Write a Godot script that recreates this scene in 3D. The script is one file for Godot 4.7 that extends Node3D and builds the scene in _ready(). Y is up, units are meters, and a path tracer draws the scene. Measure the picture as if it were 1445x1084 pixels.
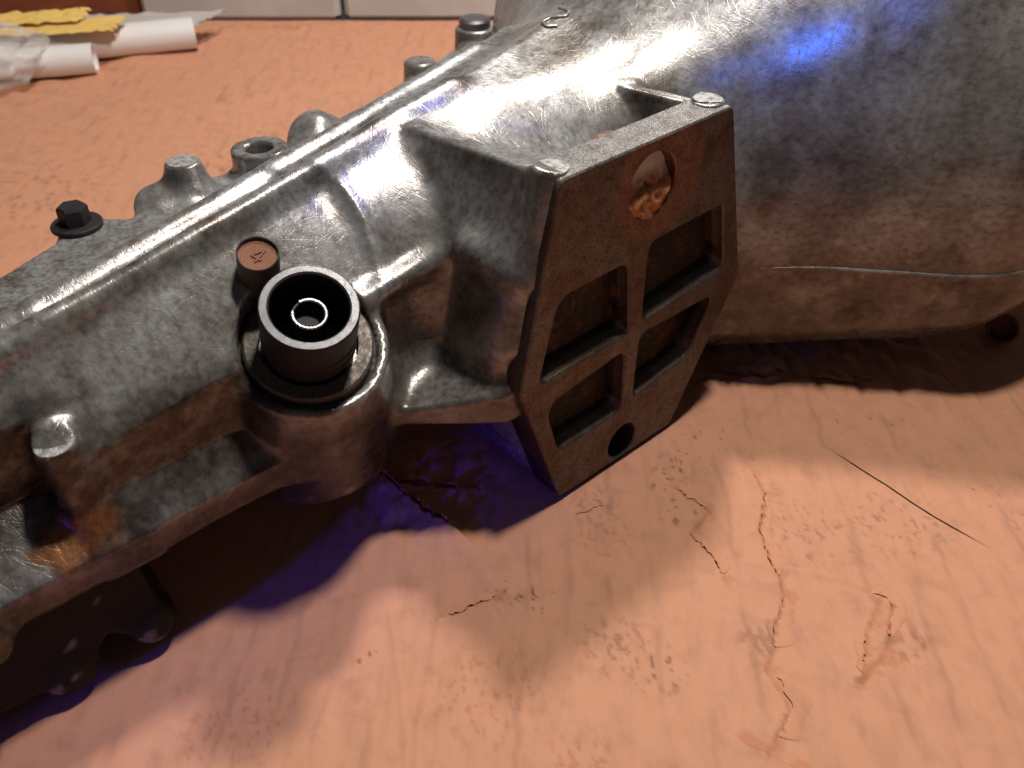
extends Node3D
# A cast aluminium gearbox tail housing lying on a paper-covered bench, seen close.
# Housing space: x along the casting towards the bell, y up, z out of the mounting pad towards the viewer.

const ORIGIN := Vector3(0.0264, 0.0, -0.3553)
const TURN := 41.95
var rng := RandomNumberGenerator.new()
var basis_h := Basis(Vector3.UP, deg_to_rad(TURN))

func world(p: Vector3) -> Vector3:
	return ORIGIN + basis_h * p

# ------------------------------------------------------------------ _ready
func _ready() -> void:
	rng.seed = 7
	# camera
	var cam := Camera3D.new()
	cam.name = "camera"
	add_child(cam)
	cam.position = Vector3(0, 0.36, 0)
	cam.rotation_degrees = Vector3(-38, 0, 0)
	cam.near = 0.02
	cam.far = 20.0
	var at := CameraAttributesPhysical.new()
	at.frustum_focal_length = 12.0 / tan(deg_to_rad(23.0))
	at.exposure_aperture = 11.0
	at.frustum_focus_distance = 0.45
	at.frustum_near = 0.02
	at.frustum_far = 20.0
	cam.attributes = at
	cam.fov = 46.0
	cam.current = true
	# the dim room
	var we := WorldEnvironment.new()
	we.name = "room_air"
	var e := Environment.new()
	e.background_mode = Environment.BG_COLOR
	e.background_color = Color(0.035, 0.035, 0.037).linear_to_srgb()
	e.tonemap_mode = Environment.TONE_MAPPER_LINEAR
	e.tonemap_exposure = 1.0
	e.sdfgi_enabled = true
	e.ssao_enabled = true
	e.ssil_enabled = true
	we.environment = e
	add_child(we)
	# two workshop lamps overhead, and added blue beams standing in for a weak blue source
	lamp("workshop_lamp", world(Vector3(0.13, 1.0, 0.03)), Color(1.0, 0.965, 0.92), 0.62, 0.045)
	lamp("workshop_lamp", world(Vector3(0.42, 1.1, -0.36)), Color(1.0, 0.965, 0.93), 0.84, 0.05)
	beam("added_blue_glint", Vector3(-0.36, 0.92, 0.43), Vector3(0.185, 0.21, -0.01), Color(0.10, 0.40, 1.0), 0.24, 4.5)  # added narrow beam, makes only the blue glint on the bell
	beam("added_blue_glint", Vector3(0.44, 1.04, 0.05), Vector3(-0.03, 0.17, -0.14), Color(0.16, 0.26, 1.0), 0.14, 5.0)  # added narrow beam for the blue sheen between the rails
	beam("added_blue_fill", Vector3(-0.75, 0.16, 0.03), Vector3(-0.10, 0.0, -0.035), Color(0.26, 0.2, 1.0), 0.24, 7.0)  # added low beam, tints the shadow under the casting blue
	build_textures()
	build_bench()
	build_housing()
	build_background()
	build_small_things()

func lamp(called: String, p: Vector3, c: Color, energy: float, size: float) -> void:
	var l := OmniLight3D.new()
	l.name = called
	l.position = p
	l.light_color = c
	l.light_energy = energy
	l.light_size = size
	l.omni_range = 6.0
	l.omni_attenuation = 2.0
	l.shadow_enabled = true
	add_child(l, true)

# a narrow beam between two points of housing space
func beam(called: String, from: Vector3, to: Vector3, c: Color, energy: float, cone: float) -> void:
	var l := SpotLight3D.new()
	l.name = called
	l.light_color = c
	l.light_energy = energy
	l.light_size = 0.03
	l.spot_angle = cone
	l.spot_angle_attenuation = 1.0
	l.spot_range = 6.0
	l.spot_attenuation = 2.0
	l.shadow_enabled = true
	add_child(l, true)
	l.look_at_from_position(world(from), world(to))

# ------------------------------------------------------------------ naming
var used := {}
func numbered(called: String) -> String:
	var n: int = used.get(called, 0)
	used[called] = n + 1
	return called if n == 0 else "%s_%03d" % [called, n]

func tag(o: Node, label: String, category: String, group := "") -> void:
	o.set_meta("label", label)
	o.set_meta("category", category)
	if group:
		o.set_meta("group", group)

func thing(called: String, label: String, category: String, p := Vector3.ZERO, group := "") -> Node3D:
	var o := Node3D.new()
	o.name = numbered(called)
	add_child(o)
	o.position = p
	tag(o, label, category, group)
	return o

func obj(called: String, m: Mesh, mat: Material, parent: Node, t := Transform3D()) -> MeshInstance3D:
	var o := MeshInstance3D.new()
	o.name = called if parent != self else numbered(called)
	o.mesh = m
	o.material_override = mat
	o.transform = t
	parent.add_child(o, true)
	return o

# ------------------------------------------------------------------ mesh builder
class MB:
	var v := PackedVector3Array()
	var n := PackedVector3Array()
	var c := PackedColorArray()
	var idx := PackedInt32Array()
	func vert(p: Vector3, nn: Vector3, col := Color.WHITE) -> int:
		v.append(p); n.append(nn); c.append(col)
		return v.size() - 1
	func tri(a: int, b: int, d: int) -> void:
		var g := (v[b] - v[a]).cross(v[d] - v[a])
		if g.dot(n[a] + n[b] + n[d]) > 0.0:
			idx.append(a); idx.append(d); idx.append(b)
		else:
			idx.append(a); idx.append(b); idx.append(d)
	func quad(a: int, b: int, d: int, f: int) -> void:
		tri(a, b, d)
		tri(a, d, f)
	func flat(a: Vector3, b: Vector3, d: Vector3, out: Vector3, col := Color.WHITE) -> void:
		var g := (b - a).cross(d - a).normalized()
		if g.dot(out) < 0:
			g = -g
		tri(vert(a, g, col), vert(b, g, col), vert(d, g, col))
	func done(smooth_from_faces := false) -> ArrayMesh:
		if smooth_from_faces:
			for i in n.size():
				n[i] = Vector3.ZERO
			for k in range(0, idx.size(), 3):
				var g := (v[idx[k + 2]] - v[idx[k]]).cross(v[idx[k + 1]] - v[idx[k]])
				n[idx[k]] += g; n[idx[k + 1]] += g; n[idx[k + 2]] += g
			for i in n.size():
				n[i] = n[i].normalized()
		var a := []
		a.resize(Mesh.ARRAY_MAX)
		a[Mesh.ARRAY_VERTEX] = v
		a[Mesh.ARRAY_NORMAL] = n
		a[Mesh.ARRAY_COLOR] = c
		a[Mesh.ARRAY_INDEX] = idx
		var m := ArrayMesh.new()
		m.add_surface_from_arrays(Mesh.PRIMITIVE_TRIANGLES, a)
		return m

# profile of (radius, height) round the y axis; each step has its own edge
func lathe(prof: Array, seg := 64, col := Color.WHITE, wob := 0.0) -> ArrayMesh:
	var b := MB.new()
	for i in prof.size() - 1:
		var p: Vector2 = prof[i]
		var q: Vector2 = prof[i + 1]
		var t := q - p
		var nr := Vector2(t.y, -t.x).normalized()
		var first := b.v.size()
		for k in seg + 1:
			var th := TAU * k / seg
			var w := 1.0 + wob * sin(3.0 * th + 0.6) + wob * 0.6 * sin(5.0 * th)
			var d := Vector3(cos(th), 0, sin(th))
			var nn := (d * nr.x + Vector3.UP * nr.y).normalized()
			b.vert(d * p.x * w + Vector3.UP * p.y, nn, col)
			b.vert(d * q.x * w + Vector3.UP * q.y, nn, col)
		for k in seg:
			var s := first + 2 * k
			b.quad(s, s + 1, s + 3, s + 2)
	return b.done()

func tube(pts: PackedVector3Array, r: float, seg := 8, taper := false) -> ArrayMesh:
	var b := MB.new()
	var side := Vector3.ZERO
	for i in pts.size():
		var d := (pts[mini(i + 1, pts.size() - 1)] - pts[maxi(i - 1, 0)]).normalized()
		if i == 0:
			side = d.cross(Vector3.UP if absf(d.y) < 0.9 else Vector3.RIGHT).normalized()
		side = (side - d * side.dot(d)).normalized()
		var o := side.cross(d)
		var rr := r
		if taper:
			rr = r * clampf(minf(i, pts.size() - 1 - i) / (0.2 * pts.size()), 0.08, 1.0)
		for k in seg:
			var th := TAU * k / seg
			var nn := side * cos(th) + o * sin(th)
			b.vert(pts[i] + nn * rr, nn)
	for i in pts.size() - 1:
		for k in seg:
			var k2 := (k + 1) % seg
			b.quad(i * seg + k, i * seg + k2, (i + 1) * seg + k2, (i + 1) * seg + k)
	for e in [0, pts.size() - 1]:
		var d := (pts[1] - pts[0]) if e == 0 else (pts[e - 1] - pts[e])
		var c0 := b.vert(pts[e], -d.normalized())
		for k in seg:
			b.tri(c0, b.vert(b.v[e * seg + k], -d.normalized()), b.vert(b.v[e * seg + (k + 1) % seg], -d.normalized()))
	return b.done()

func frame_up(p: Vector3, up: Vector3, hint := Vector3.RIGHT) -> Transform3D:
	var y := up.normalized()
	var x := (hint - y * hint.dot(y)).normalized()
	return Transform3D(Basis(x, y, x.cross(y)), p)

# ------------------------------------------------------------------ textures and materials
var M := {}

func noise_tex(sz: int, freq: float, oct: int, ramp: Array, sd: int, normal := false, bump := 4.0, kind := FastNoiseLite.TYPE_SIMPLEX_SMOOTH) -> NoiseTexture2D:
	var f := FastNoiseLite.new()
	f.noise_type = kind
	f.frequency = freq
	f.fractal_octaves = oct
	f.fractal_gain = 0.6
	f.seed = sd
	var t := NoiseTexture2D.new()
	t.width = sz
	t.height = sz
	t.seamless = true
	t.noise = f
	t.as_normal_map = normal
	t.bump_strength = bump
	if ramp.size() > 0:
		var g := Gradient.new()
		var off := PackedFloat32Array()
		var cs := PackedColorArray()
		for r in ramp:
			off.append(r[0])
			var q = r[1]
			cs.append(Color(q, q, q) if (q is float or q is int) else q)
		g.offsets = off
		g.colors = cs
		t.color_ramp = g
	return t

# fine relief of a hand-brushed casting: grains plus many short scratches
func scratch_tex(sz: int, count: int, sd: int, grain: float, longest: float) -> ImageTexture:
	var r := RandomNumberGenerator.new()
	r.seed = sd
	var f := FastNoiseLite.new()
	f.seed = sd
	f.frequency = 0.11
	f.fractal_octaves = 3
	var im := f.get_seamless_image(sz, sz)
	im.convert(Image.FORMAT_L8)
	var data := im.get_data()
	for i in data.size():
		data[i] = int(128.0 + (float(data[i]) - 128.0) * grain)
	for s in count:
		var x := r.randf() * sz
		var y := r.randf() * sz
		var a := r.randf_range(-0.9, 0.9) + (PI / 2 if r.randf() < 0.45 else 0.25)
		var n := int(r.randf_range(0.15, 1.0) * longest)
		var bend := r.randf_range(-0.006, 0.006)
		var amt := r.randf_range(-70, 34)
		for k in n:
			x += cos(a); y += sin(a); a += bend
			var at := posmod(int(y), sz) * sz + posmod(int(x), sz)
			var put := int(amt * sin(PI * k / n))
			data[at] = clampi(data[at] + put, 0, 255)
			var at2 := posmod(int(y) + 1, sz) * sz + posmod(int(x), sz)
			data[at2] = clampi(data[at2] + put * 2 / 3, 0, 255)
	return ImageTexture.create_from_image(Image.create_from_data(sz, sz, false, Image.FORMAT_L8, data))

func std(c: Color, rough: float, metal: float) -> StandardMaterial3D:
	var m := StandardMaterial3D.new()
	m.albedo_color = c.linear_to_srgb()
	m.roughness = rough
	m.metallic = metal
	return m

func tri_map(m: StandardMaterial3D, s1: Vector3, s2 := Vector3.ONE) -> void:
	m.uv1_triplanar = true
	m.uv1_scale = s1
	m.uv2_triplanar = true
	m.uv2_scale = s2

func build_textures() -> void:
	var scr := scratch_tex(1024, 3600, 3, 0.13, 150)
	var scr2 := scratch_tex(1024, 900, 5, 0.95, 60)
	var mott := noise_tex(1024, 0.035, 6, [[0.0, 0.52], [0.32, 0.78], [0.55, 0.93], [1.0, 1.0]], 11)
	var blotch := noise_tex(512, 0.012, 5, [[0.0, Color(0.45, 0.41, 0.38)], [0.34, Color(0.80, 0.775, 0.755)], [0.55, Color(0.95, 0.95, 0.95)], [1.0, Color(1, 1, 1)]], 21)
	var rgh := noise_tex(512, 0.03, 5, [[0.0, 1.0], [0.4, 0.85], [0.62, 0.68], [1.0, 0.5]], 31)
	var pits := noise_tex(1024, 0.06, 4, [], 41, true, 5.0)
	# bare brushed aluminium
	var al := std(Color(0.46, 0.462, 0.465), 0.37, 0.44)
	al.albedo_texture = mott
	al.roughness_texture = rgh
	al.heightmap_enabled = true
	al.heightmap_texture = scr
	al.heightmap_scale = 0.022
	al.normal_enabled = true
	al.normal_texture = pits
	al.normal_scale = 0.07
	al.vertex_color_use_as_albedo = true
	al.detail_enabled = true
	al.detail_albedo = blotch
	al.detail_blend_mode = BaseMaterial3D.BLEND_MODE_MUL
	al.detail_uv_layer = BaseMaterial3D.DETAIL_UV_2
	tri_map(al, Vector3.ONE * 6.0, Vector3.ONE * 4.0)
	M.cast = al
	# the brown-tinted pad
	var pad := al.duplicate() as StandardMaterial3D
	pad.albedo_color = Color(0.40, 0.40, 0.40).linear_to_srgb()
	pad.detail_albedo = noise_tex(512, 0.02, 6, [[0.0, Color(0.66, 0.62, 0.60)], [0.4, Color(0.88, 0.86, 0.85)], [1.0, Color(1, 1, 1)]], 23)
	pad.roughness = 0.6
	pad.metallic = 0.75
	pad.heightmap_texture = scr2
	pad.heightmap_scale = 0.012
	pad.normal_scale = 0.4
	tri_map(pad, Vector3.ONE * 14.0, Vector3.ONE * 9.0)
	M.pad = pad
	var rs := std(Color(0.80, 0.78, 0.75), 0.8, 0.0)  # pale base: rust in the upper hole and its painted lit part
	rs.vertex_color_use_as_albedo = true
	rs.albedo_texture = mott
	tri_map(rs, Vector3.ONE * 30.0)
	M.rust = rs
	var gr := std(Color(0.24, 0.19, 0.145), 0.6, 0.1)  # near-black brown once the flecked vertex colour multiplies it
	gr.vertex_color_use_as_albedo = true
	gr.metallic_specular = 0.3
	gr.heightmap_enabled = true
	gr.heightmap_texture = scr2
	gr.heightmap_scale = 0.05
	tri_map(gr, Vector3.ONE * 10.0)
	M.dark_brown = gr
	# freshly filed discs
	var disc := std(Color(0.50, 0.50, 0.495), 0.8, 0.6)
	disc.albedo_texture = mott
	disc.roughness_texture = rgh
	disc.heightmap_enabled = true
	disc.heightmap_texture = scr2
	disc.heightmap_scale = 0.02
	tri_map(disc, Vector3.ONE * 7.0)
	M.disc = disc
	var dark := std(Color(0.035, 0.034, 0.036), 0.42, 0.3)
	dark.heightmap_enabled = true
	dark.heightmap_texture = scr2
	dark.heightmap_scale = 0.02
	tri_map(dark, Vector3.ONE * 20.0)
	dark.metallic_specular = 0.25
	M.dark = dark
	var lip := std(Color(0.17, 0.17, 0.18), 0.45, 0.8)
	lip.heightmap_enabled = true
	lip.heightmap_texture = scr
	lip.heightmap_scale = 0.02
	tri_map(lip, Vector3.ONE * 20.0)
	M.lip = lip
	M.bore = std(Color(0.006, 0.006, 0.007), 0.6, 0.0)
	M.chrome = std(Color(0.85, 0.85, 0.86), 0.38, 0.85)
	var copper := std(Color(0.30, 0.135, 0.085), 0.62, 0.5)
	copper.albedo_texture = mott
	copper.heightmap_enabled = true
	copper.heightmap_texture = scr2
	copper.heightmap_scale = 0.015
	tri_map(copper, Vector3.ONE * 30.0)
	M.copper = copper
	var bronze := std(Color(0.17, 0.145, 0.13), 0.75, 0.6)
	bronze.albedo_texture = mott
	bronze.roughness_texture = rgh
	bronze.heightmap_enabled = true
	bronze.heightmap_texture = scr
	bronze.heightmap_scale = 0.03
	tri_map(bronze, Vector3.ONE * 14.0)
	M.bronze = bronze
	# paper
	var streak := noise_tex(1024, 0.018, 7, [[0.0, Color(0.935, 0.94, 0.955)], [0.4, Color(0.985, 0.985, 0.987)], [0.6, Color(1, 1, 1)], [1.0, Color(1, 1, 1)]], 51)
	var fleck := noise_tex(1024, 0.03, 6, [[0.0, Color(0.92, 0.90, 0.89)], [0.3, Color(0.975, 0.97, 0.965)], [0.5, Color(1, 1, 1)], [1.0, Color(1, 0.98, 0.95)]], 61)
	var fibre := noise_tex(1024, 0.05, 5, [], 71)
	var pp := std(Color(0.63, 0.315, 0.198), 0.6, 0.0)
	pp.metallic_specular = 0.22
	pp.albedo_texture = streak
	pp.detail_enabled = true
	pp.detail_albedo = fleck
	pp.detail_blend_mode = BaseMaterial3D.BLEND_MODE_MUL
	pp.detail_uv_layer = BaseMaterial3D.DETAIL_UV_2
	pp.heightmap_enabled = true
	pp.heightmap_texture = fibre
	pp.heightmap_scale = 0.004
	pp.vertex_color_use_as_albedo = true
	tri_map(pp, Vector3(4.5, 2.0, 1.3), Vector3.ONE * 1.3)
	M.paper = pp
	M.flake = pp

# ------------------------------------------------------------------ distance fields of the casting
class Prim:
	var k := 0.006
	func d(_p: Vector3) -> float:
		return 1.0

class Convex extends Prim:
	var planes: Array[Plane] = []
	var r := 0.0
	func _init(list: Array, kk: float, rr := 0.002) -> void:
		k = kk
		r = rr
		for q in list:
			var nn: Vector3 = q[0]
			planes.append(Plane(nn.normalized(), nn.normalized().dot(q[1]) - rr))
	func d(p: Vector3) -> float:
		var m := -1.0
		var s := 0.0
		for q in planes:
			var x := q.distance_to(p)
			m = maxf(m, x)
			if x > 0.0:
				s += x * x
		return (sqrt(s) if m > 0.0 else m) - r

class Cone extends Prim:
	var c: Vector3
	var a: Vector3
	var h: float
	var r0: float
	var r1: float
	var rd: float
	func _init(from: Vector3, to: Vector3, ra: float, rb: float, kk: float, round := 0.001) -> void:
		c = from
		h = (to - from).length()
		a = (to - from) / h
		r0 = ra; r1 = rb; k = kk; rd = round
	func d(p: Vector3) -> float:
		var q := p - c
		var t := q.dot(a)
		var rr := sqrt(maxf(q.length_squared() - t * t, 0.0))
		var x := rr - lerpf(r0, r1, clampf(t / h, 0.0, 1.0)) + rd
		var y := absf(t - h * 0.5) - h * 0.5 + rd
		return minf(maxf(x, y), 0.0) + sqrt(maxf(x, 0.0) ** 2 + maxf(y, 0.0) ** 2) - rd

class Capsule extends Prim:
	var a: Vector3
	var b: Vector3
	var r0: float
	var r1: float
	var l2: float
	func _init(from: Vector3, to: Vector3, ra: float, rb: float, kk: float) -> void:
		a = from; b = to - from; r0 = ra; r1 = rb; k = kk
		l2 = maxf(b.length_squared(), 1e-9)
	func d(p: Vector3) -> float:
		var t := clampf((p - a).dot(b) / l2, 0.0, 1.0)
		return (p - a - b * t).length() - lerpf(r0, r1, t)

# a cross-section polygon (z, y) that changes evenly along x between two stations
class Tail extends Prim:
	var u0: float
	var u1: float
	var lo: float
	var hi: float
	var pa: PackedVector2Array
	var pb: PackedVector2Array
	var rd := 0.0032
	var last := 99.0
	var poly: PackedVector2Array
	func _init(from: float, to: float, low: float, high: float, a: PackedVector2Array, b: PackedVector2Array, kk: float) -> void:
		u0 = from; u1 = to; lo = low; hi = high; pa = a; pb = b; k = kk
	func d(p: Vector3) -> float:
		if p.x != last:
			last = p.x
			var t := (clampf(p.x, lo, hi) - u0) / (u1 - u0)
			poly = pa.duplicate()
			for i in poly.size():
				poly[i] = pa[i].lerp(pb[i], t)
		var q := Vector2(p.z, p.y)
		var best := 1e9
		var inside := false
		var n := poly.size()
		var b := poly[n - 1]
		for i in n:
			var a := poly[i]
			var e := b - a
			var w := q - a
			var t2 := clampf(w.dot(e) / e.length_squared(), 0.0, 1.0)
			best = minf(best, (w - e * t2).length_squared())
			if (a.y > q.y) != (b.y > q.y) and q.x < (b.x - a.x) * (q.y - a.y) / (b.y - a.y) + a.x:
				inside = not inside
			b = a
		var s := (-sqrt(best) if inside else sqrt(best)) + rd
		var y := maxf(lo - p.x, p.x - hi) + rd
		return minf(maxf(s, y), 0.0) + sqrt(maxf(s, 0.0) ** 2 + maxf(y, 0.0) ** 2) - rd

# a polygon drawn on one pair of axes and given depth along the third
class Slab extends Prim:
	var poly: PackedVector2Array
	var axis: int
	var lo: float
	var hi: float
	var rd: float
	func _init(pts: PackedVector2Array, ax: int, from: float, to: float, kk: float, round := 0.002) -> void:
		poly = pts; axis = ax; lo = from; hi = to; k = kk; rd = round
	func d(p: Vector3) -> float:
		var q := Vector2(p.x, p.z) if axis == 1 else (Vector2(p.x, p.y) if axis == 2 else Vector2(p.z, p.y))
		var h := p[axis]
		var best := 1e9
		var inside := false
		var n := poly.size()
		var b := poly[n - 1]
		for i in n:
			var a := poly[i]
			var e := b - a
			var w := q - a
			var t2 := clampf(w.dot(e) / e.length_squared(), 0.0, 1.0)
			best = minf(best, (w - e * t2).length_squared())
			if (a.y > q.y) != (b.y > q.y) and q.x < (b.x - a.x) * (q.y - a.y) / (b.y - a.y) + a.x:
				inside = not inside
			b = a
		var s := (-sqrt(best) if inside else sqrt(best)) + rd
		var y := maxf(lo - h, h - hi) + rd
		return minf(maxf(s, y), 0.0) + sqrt(maxf(s, 0.0) ** 2 + maxf(y, 0.0) ** 2) - rd

# the flaring bell: elliptical sections (x, middle height, height above the seam, depth below it, half width)
class Bell extends Prim:
	var rows: Array[Vector4] = []
	var mid := -0.11
	func _init(list: Array, kk: float) -> void:
		for q in list:
			rows.append(q)
		k = kk
	func at(u: float) -> Vector4:
		var n := rows.size()
		if u <= rows[0].x:
			return rows[0]
		for i in range(1, n):
			if u <= rows[i].x:
				var p0 := rows[maxi(i - 2, 0)]
				var p3 := rows[mini(i + 1, n - 1)]
				return hermite(p0, rows[i - 1], rows[i], p3, (u - rows[i - 1].x) / (rows[i].x - rows[i - 1].x))
		return rows[n - 1]
	func hermite(a: Vector4, b: Vector4, c: Vector4, e: Vector4, t: float) -> Vector4:
		var m0 := (c - a) / (c.x - a.x) * (c.x - b.x) if c.x > a.x else c - b
		var m1 := (e - b) / (e.x - b.x) * (c.x - b.x) if e.x > b.x else c - b
		var t2 := t * t
		var t3 := t2 * t
		return b * (2 * t3 - 3 * t2 + 1) + m0 * (t3 - 2 * t2 + t) + c * (-2 * t3 + 3 * t2) + m1 * (t3 - t2)
	var last := 99.0
	var s: Vector4
	func d(p: Vector3) -> float:
		if p.x != last:
			last = p.x
			s = at(p.x)
		var below := p.y < 0.09
		var ry := s.z if below else s.y
		var n := 3.0 if below else 2.3
		var rw := s.w * (1.1 if p.z < mid else 1.0)
		var qx := absf(p.z - mid) / rw
		var qy := absf(p.y - 0.09) / ry
		var k0 := pow(pow(qx, n) + pow(qy, n), 1.0 / n)
		if k0 < 0.3:
			return maxf(-0.6 * minf(ry, s.w), maxf(maxf(rows[0].x - p.x, p.x - 0.45), p.y - 0.36))
		var gx := pow(qx / k0, n - 1.0) / rw
		var gy := pow(qy / k0, n - 1.0) / ry
		var e := 0.8 * (k0 - 1.0) / sqrt(gx * gx + gy * gy)
		return maxf(e, maxf(maxf(rows[0].x - p.x, p.x - 0.45), p.y - 0.36))

var uneven := uneven_noise()
func uneven_noise() -> FastNoiseLite:      # hand-made moulds are never quite flat
	var f := FastNoiseLite.new()
	f.seed = 40
	f.frequency = 21.0
	f.fractal_type = FastNoiseLite.FRACTAL_NONE
	return f

var prims: Array[Prim] = []
var cuts: Array[Prim] = []

func field(p: Vector3, act: Array[Prim], cut: Array[Prim]) -> float:
	var s := 1.0
	for q in act:
		var x := q.d(p)
		var h := maxf(q.k - absf(s - x), 0.0)
		s = minf(s, x) - (h * h * 0.25 / q.k if h > 0.0 else 0.0)
	for q in cut:
		var x := -q.d(p)
		var h := maxf(q.k - absf(s - x), 0.0)
		s = maxf(s, x) + (h * h * 0.25 / q.k if h > 0.0 else 0.0)
	return s + 0.0006 * uneven.get_noise_3dv(p)

func grad(p: Vector3, act: Array[Prim], cut: Array[Prim], e := 0.0009) -> Vector3:
	var a := field(p + Vector3(e, -e, -e), act, cut)
	var b := field(p + Vector3(-e, -e, e), act, cut)
	var c := field(p + Vector3(-e, e, -e), act, cut)
	var d := field(p + Vector3(e, e, e), act, cut)
	return Vector3(a - b - c + d, -a - b + c + d, -a + b - c + d).normalized()

# slide a point onto the skin of the casting
func on_skin(p: Vector3) -> Vector3:
	for i in 12:
		var s := field(p, prims, cuts)
		p -= grad(p, prims, cuts) * s
	return p

var colour_of: Callable

func surface_net(lo: Vector3, hi: Vector3, cell: float) -> ArrayMesh:
	const B := 8
	var nb := Vector3i(((hi - lo) / (cell * B)).ceil())
	var size := nb * B + Vector3i.ONE * 2
	var half := cell * B * 0.5
	var reach := half * 1.7321 + 0.004
	var mesh := MB.new()
	var cells := {}
	var quads := PackedInt64Array()
	var sx := size.x
	var sxy := size.x * size.y
	for bz in nb.z:
		for by in nb.y:
			for bx in nb.x:
				var o := lo + Vector3(bx, by, bz) * (cell * B)
				var mid := o + Vector3.ONE * half
				var act: Array[Prim] = []
				var low := 1.0
				for q in prims:
					var x := q.d(mid)
					if x < reach + q.k + 0.014:
						act.append(q)
					low = minf(low, x)
				if low > reach + 0.016:
					continue
				var cut: Array[Prim] = []
				for q in cuts:
					if q.d(mid) < reach + q.k + 0.004:
						cut.append(q)
				if cut.is_empty() and field(mid, act, cut) < -reach - 0.01:
					continue
				var val := PackedFloat32Array()
				val.resize(729)
				var neg := 0
				var at := 0
				# x slowest, so that sections are worked out once for each x
				for x in 9:
					for y in 9:
						for z in 9:
							var s := field(o + Vector3(x, y, z) * cell, act, cut)
							val[at] = s
							if s < 0.0:
								neg += 1
							at += 1
				if neg == 0 or neg == 729:
					continue
				for x in B:
					for y in B:
						for z in B:
							var i0 := x * 81 + y * 9 + z
							var m := 0
							var sum := Vector3.ZERO
							var cnt := 0
							var c8 := [val[i0], val[i0 + 81], val[i0 + 9], val[i0 + 90], val[i0 + 1], val[i0 + 82], val[i0 + 10], val[i0 + 91]]
							for j in 8:
								if c8[j] < 0.0:
									m |= 1 << j
							if m == 0 or m == 255:
								continue
							for j in 8:
								for bit in [1, 2, 4]:
									if j & bit:
										continue
									var j2: int = j | bit
									var fa: float = c8[j]
									var fb: float = c8[j2]
									if (fa < 0.0) != (fb < 0.0):
										var t := fa / (fa - fb)
										sum += Vector3(j & 1, (j >> 1) & 1, (j >> 2) & 1) + Vector3(1 if bit == 1 else 0, 1 if bit == 2 else 0, 1 if bit == 4 else 0) * t
										cnt += 1
							var p := o + (Vector3(x, y, z) + sum / cnt) * cell
							var nn := grad(p, act, cut)
							p -= nn * clampf(field(p, act, cut), -cell * 0.5, cell * 0.5)
							var gx := bx * B + x + 1
							var gy := by * B + y + 1
							var gz := bz * B + z + 1
							var id := gx + gy * sx + gz * sxy
							cells[id] = mesh.vert(p, nn, colour_of.call(p, nn))
							var f0: bool = c8[0] < 0.0
							if f0 != (c8[1] < 0.0):
								quads.append(id * 4)
							if f0 != (c8[2] < 0.0):
								quads.append(id * 4 + 1)
							if f0 != (c8[4] < 0.0):
								quads.append(id * 4 + 2)
	for q in quads:
		var id := q / 4
		var s1 := 1
		var s2 := 1
		match q % 4:
			0: s1 = sx; s2 = sxy
			1: s1 = 1; s2 = sxy
			2: s1 = 1; s2 = sx
		var a: int = cells.get(id, -1)
		var b: int = cells.get(id - s1, -1)
		var c: int = cells.get(id - s1 - s2, -1)
		var d: int = cells.get(id - s2, -1)
		if a < 0 or b < 0 or c < 0 or d < 0:
			continue
		mesh.quad(a, b, c, d)
	return mesh.done()

# ------------------------------------------------------------------ the housing
const AX := Vector3(-0.119, 0.892, 0.435)
const RING := Vector3(-0.105, 0.1255, -0.058)
const PLUG := Vector3(-0.1122, 0.1672, -0.0765)

func pv(list: Array) -> PackedVector2Array:
	var o := PackedVector2Array()
	for k in range(0, list.size(), 2):
		o.append(Vector2(list[k], list[k + 1]))
	return o

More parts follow.
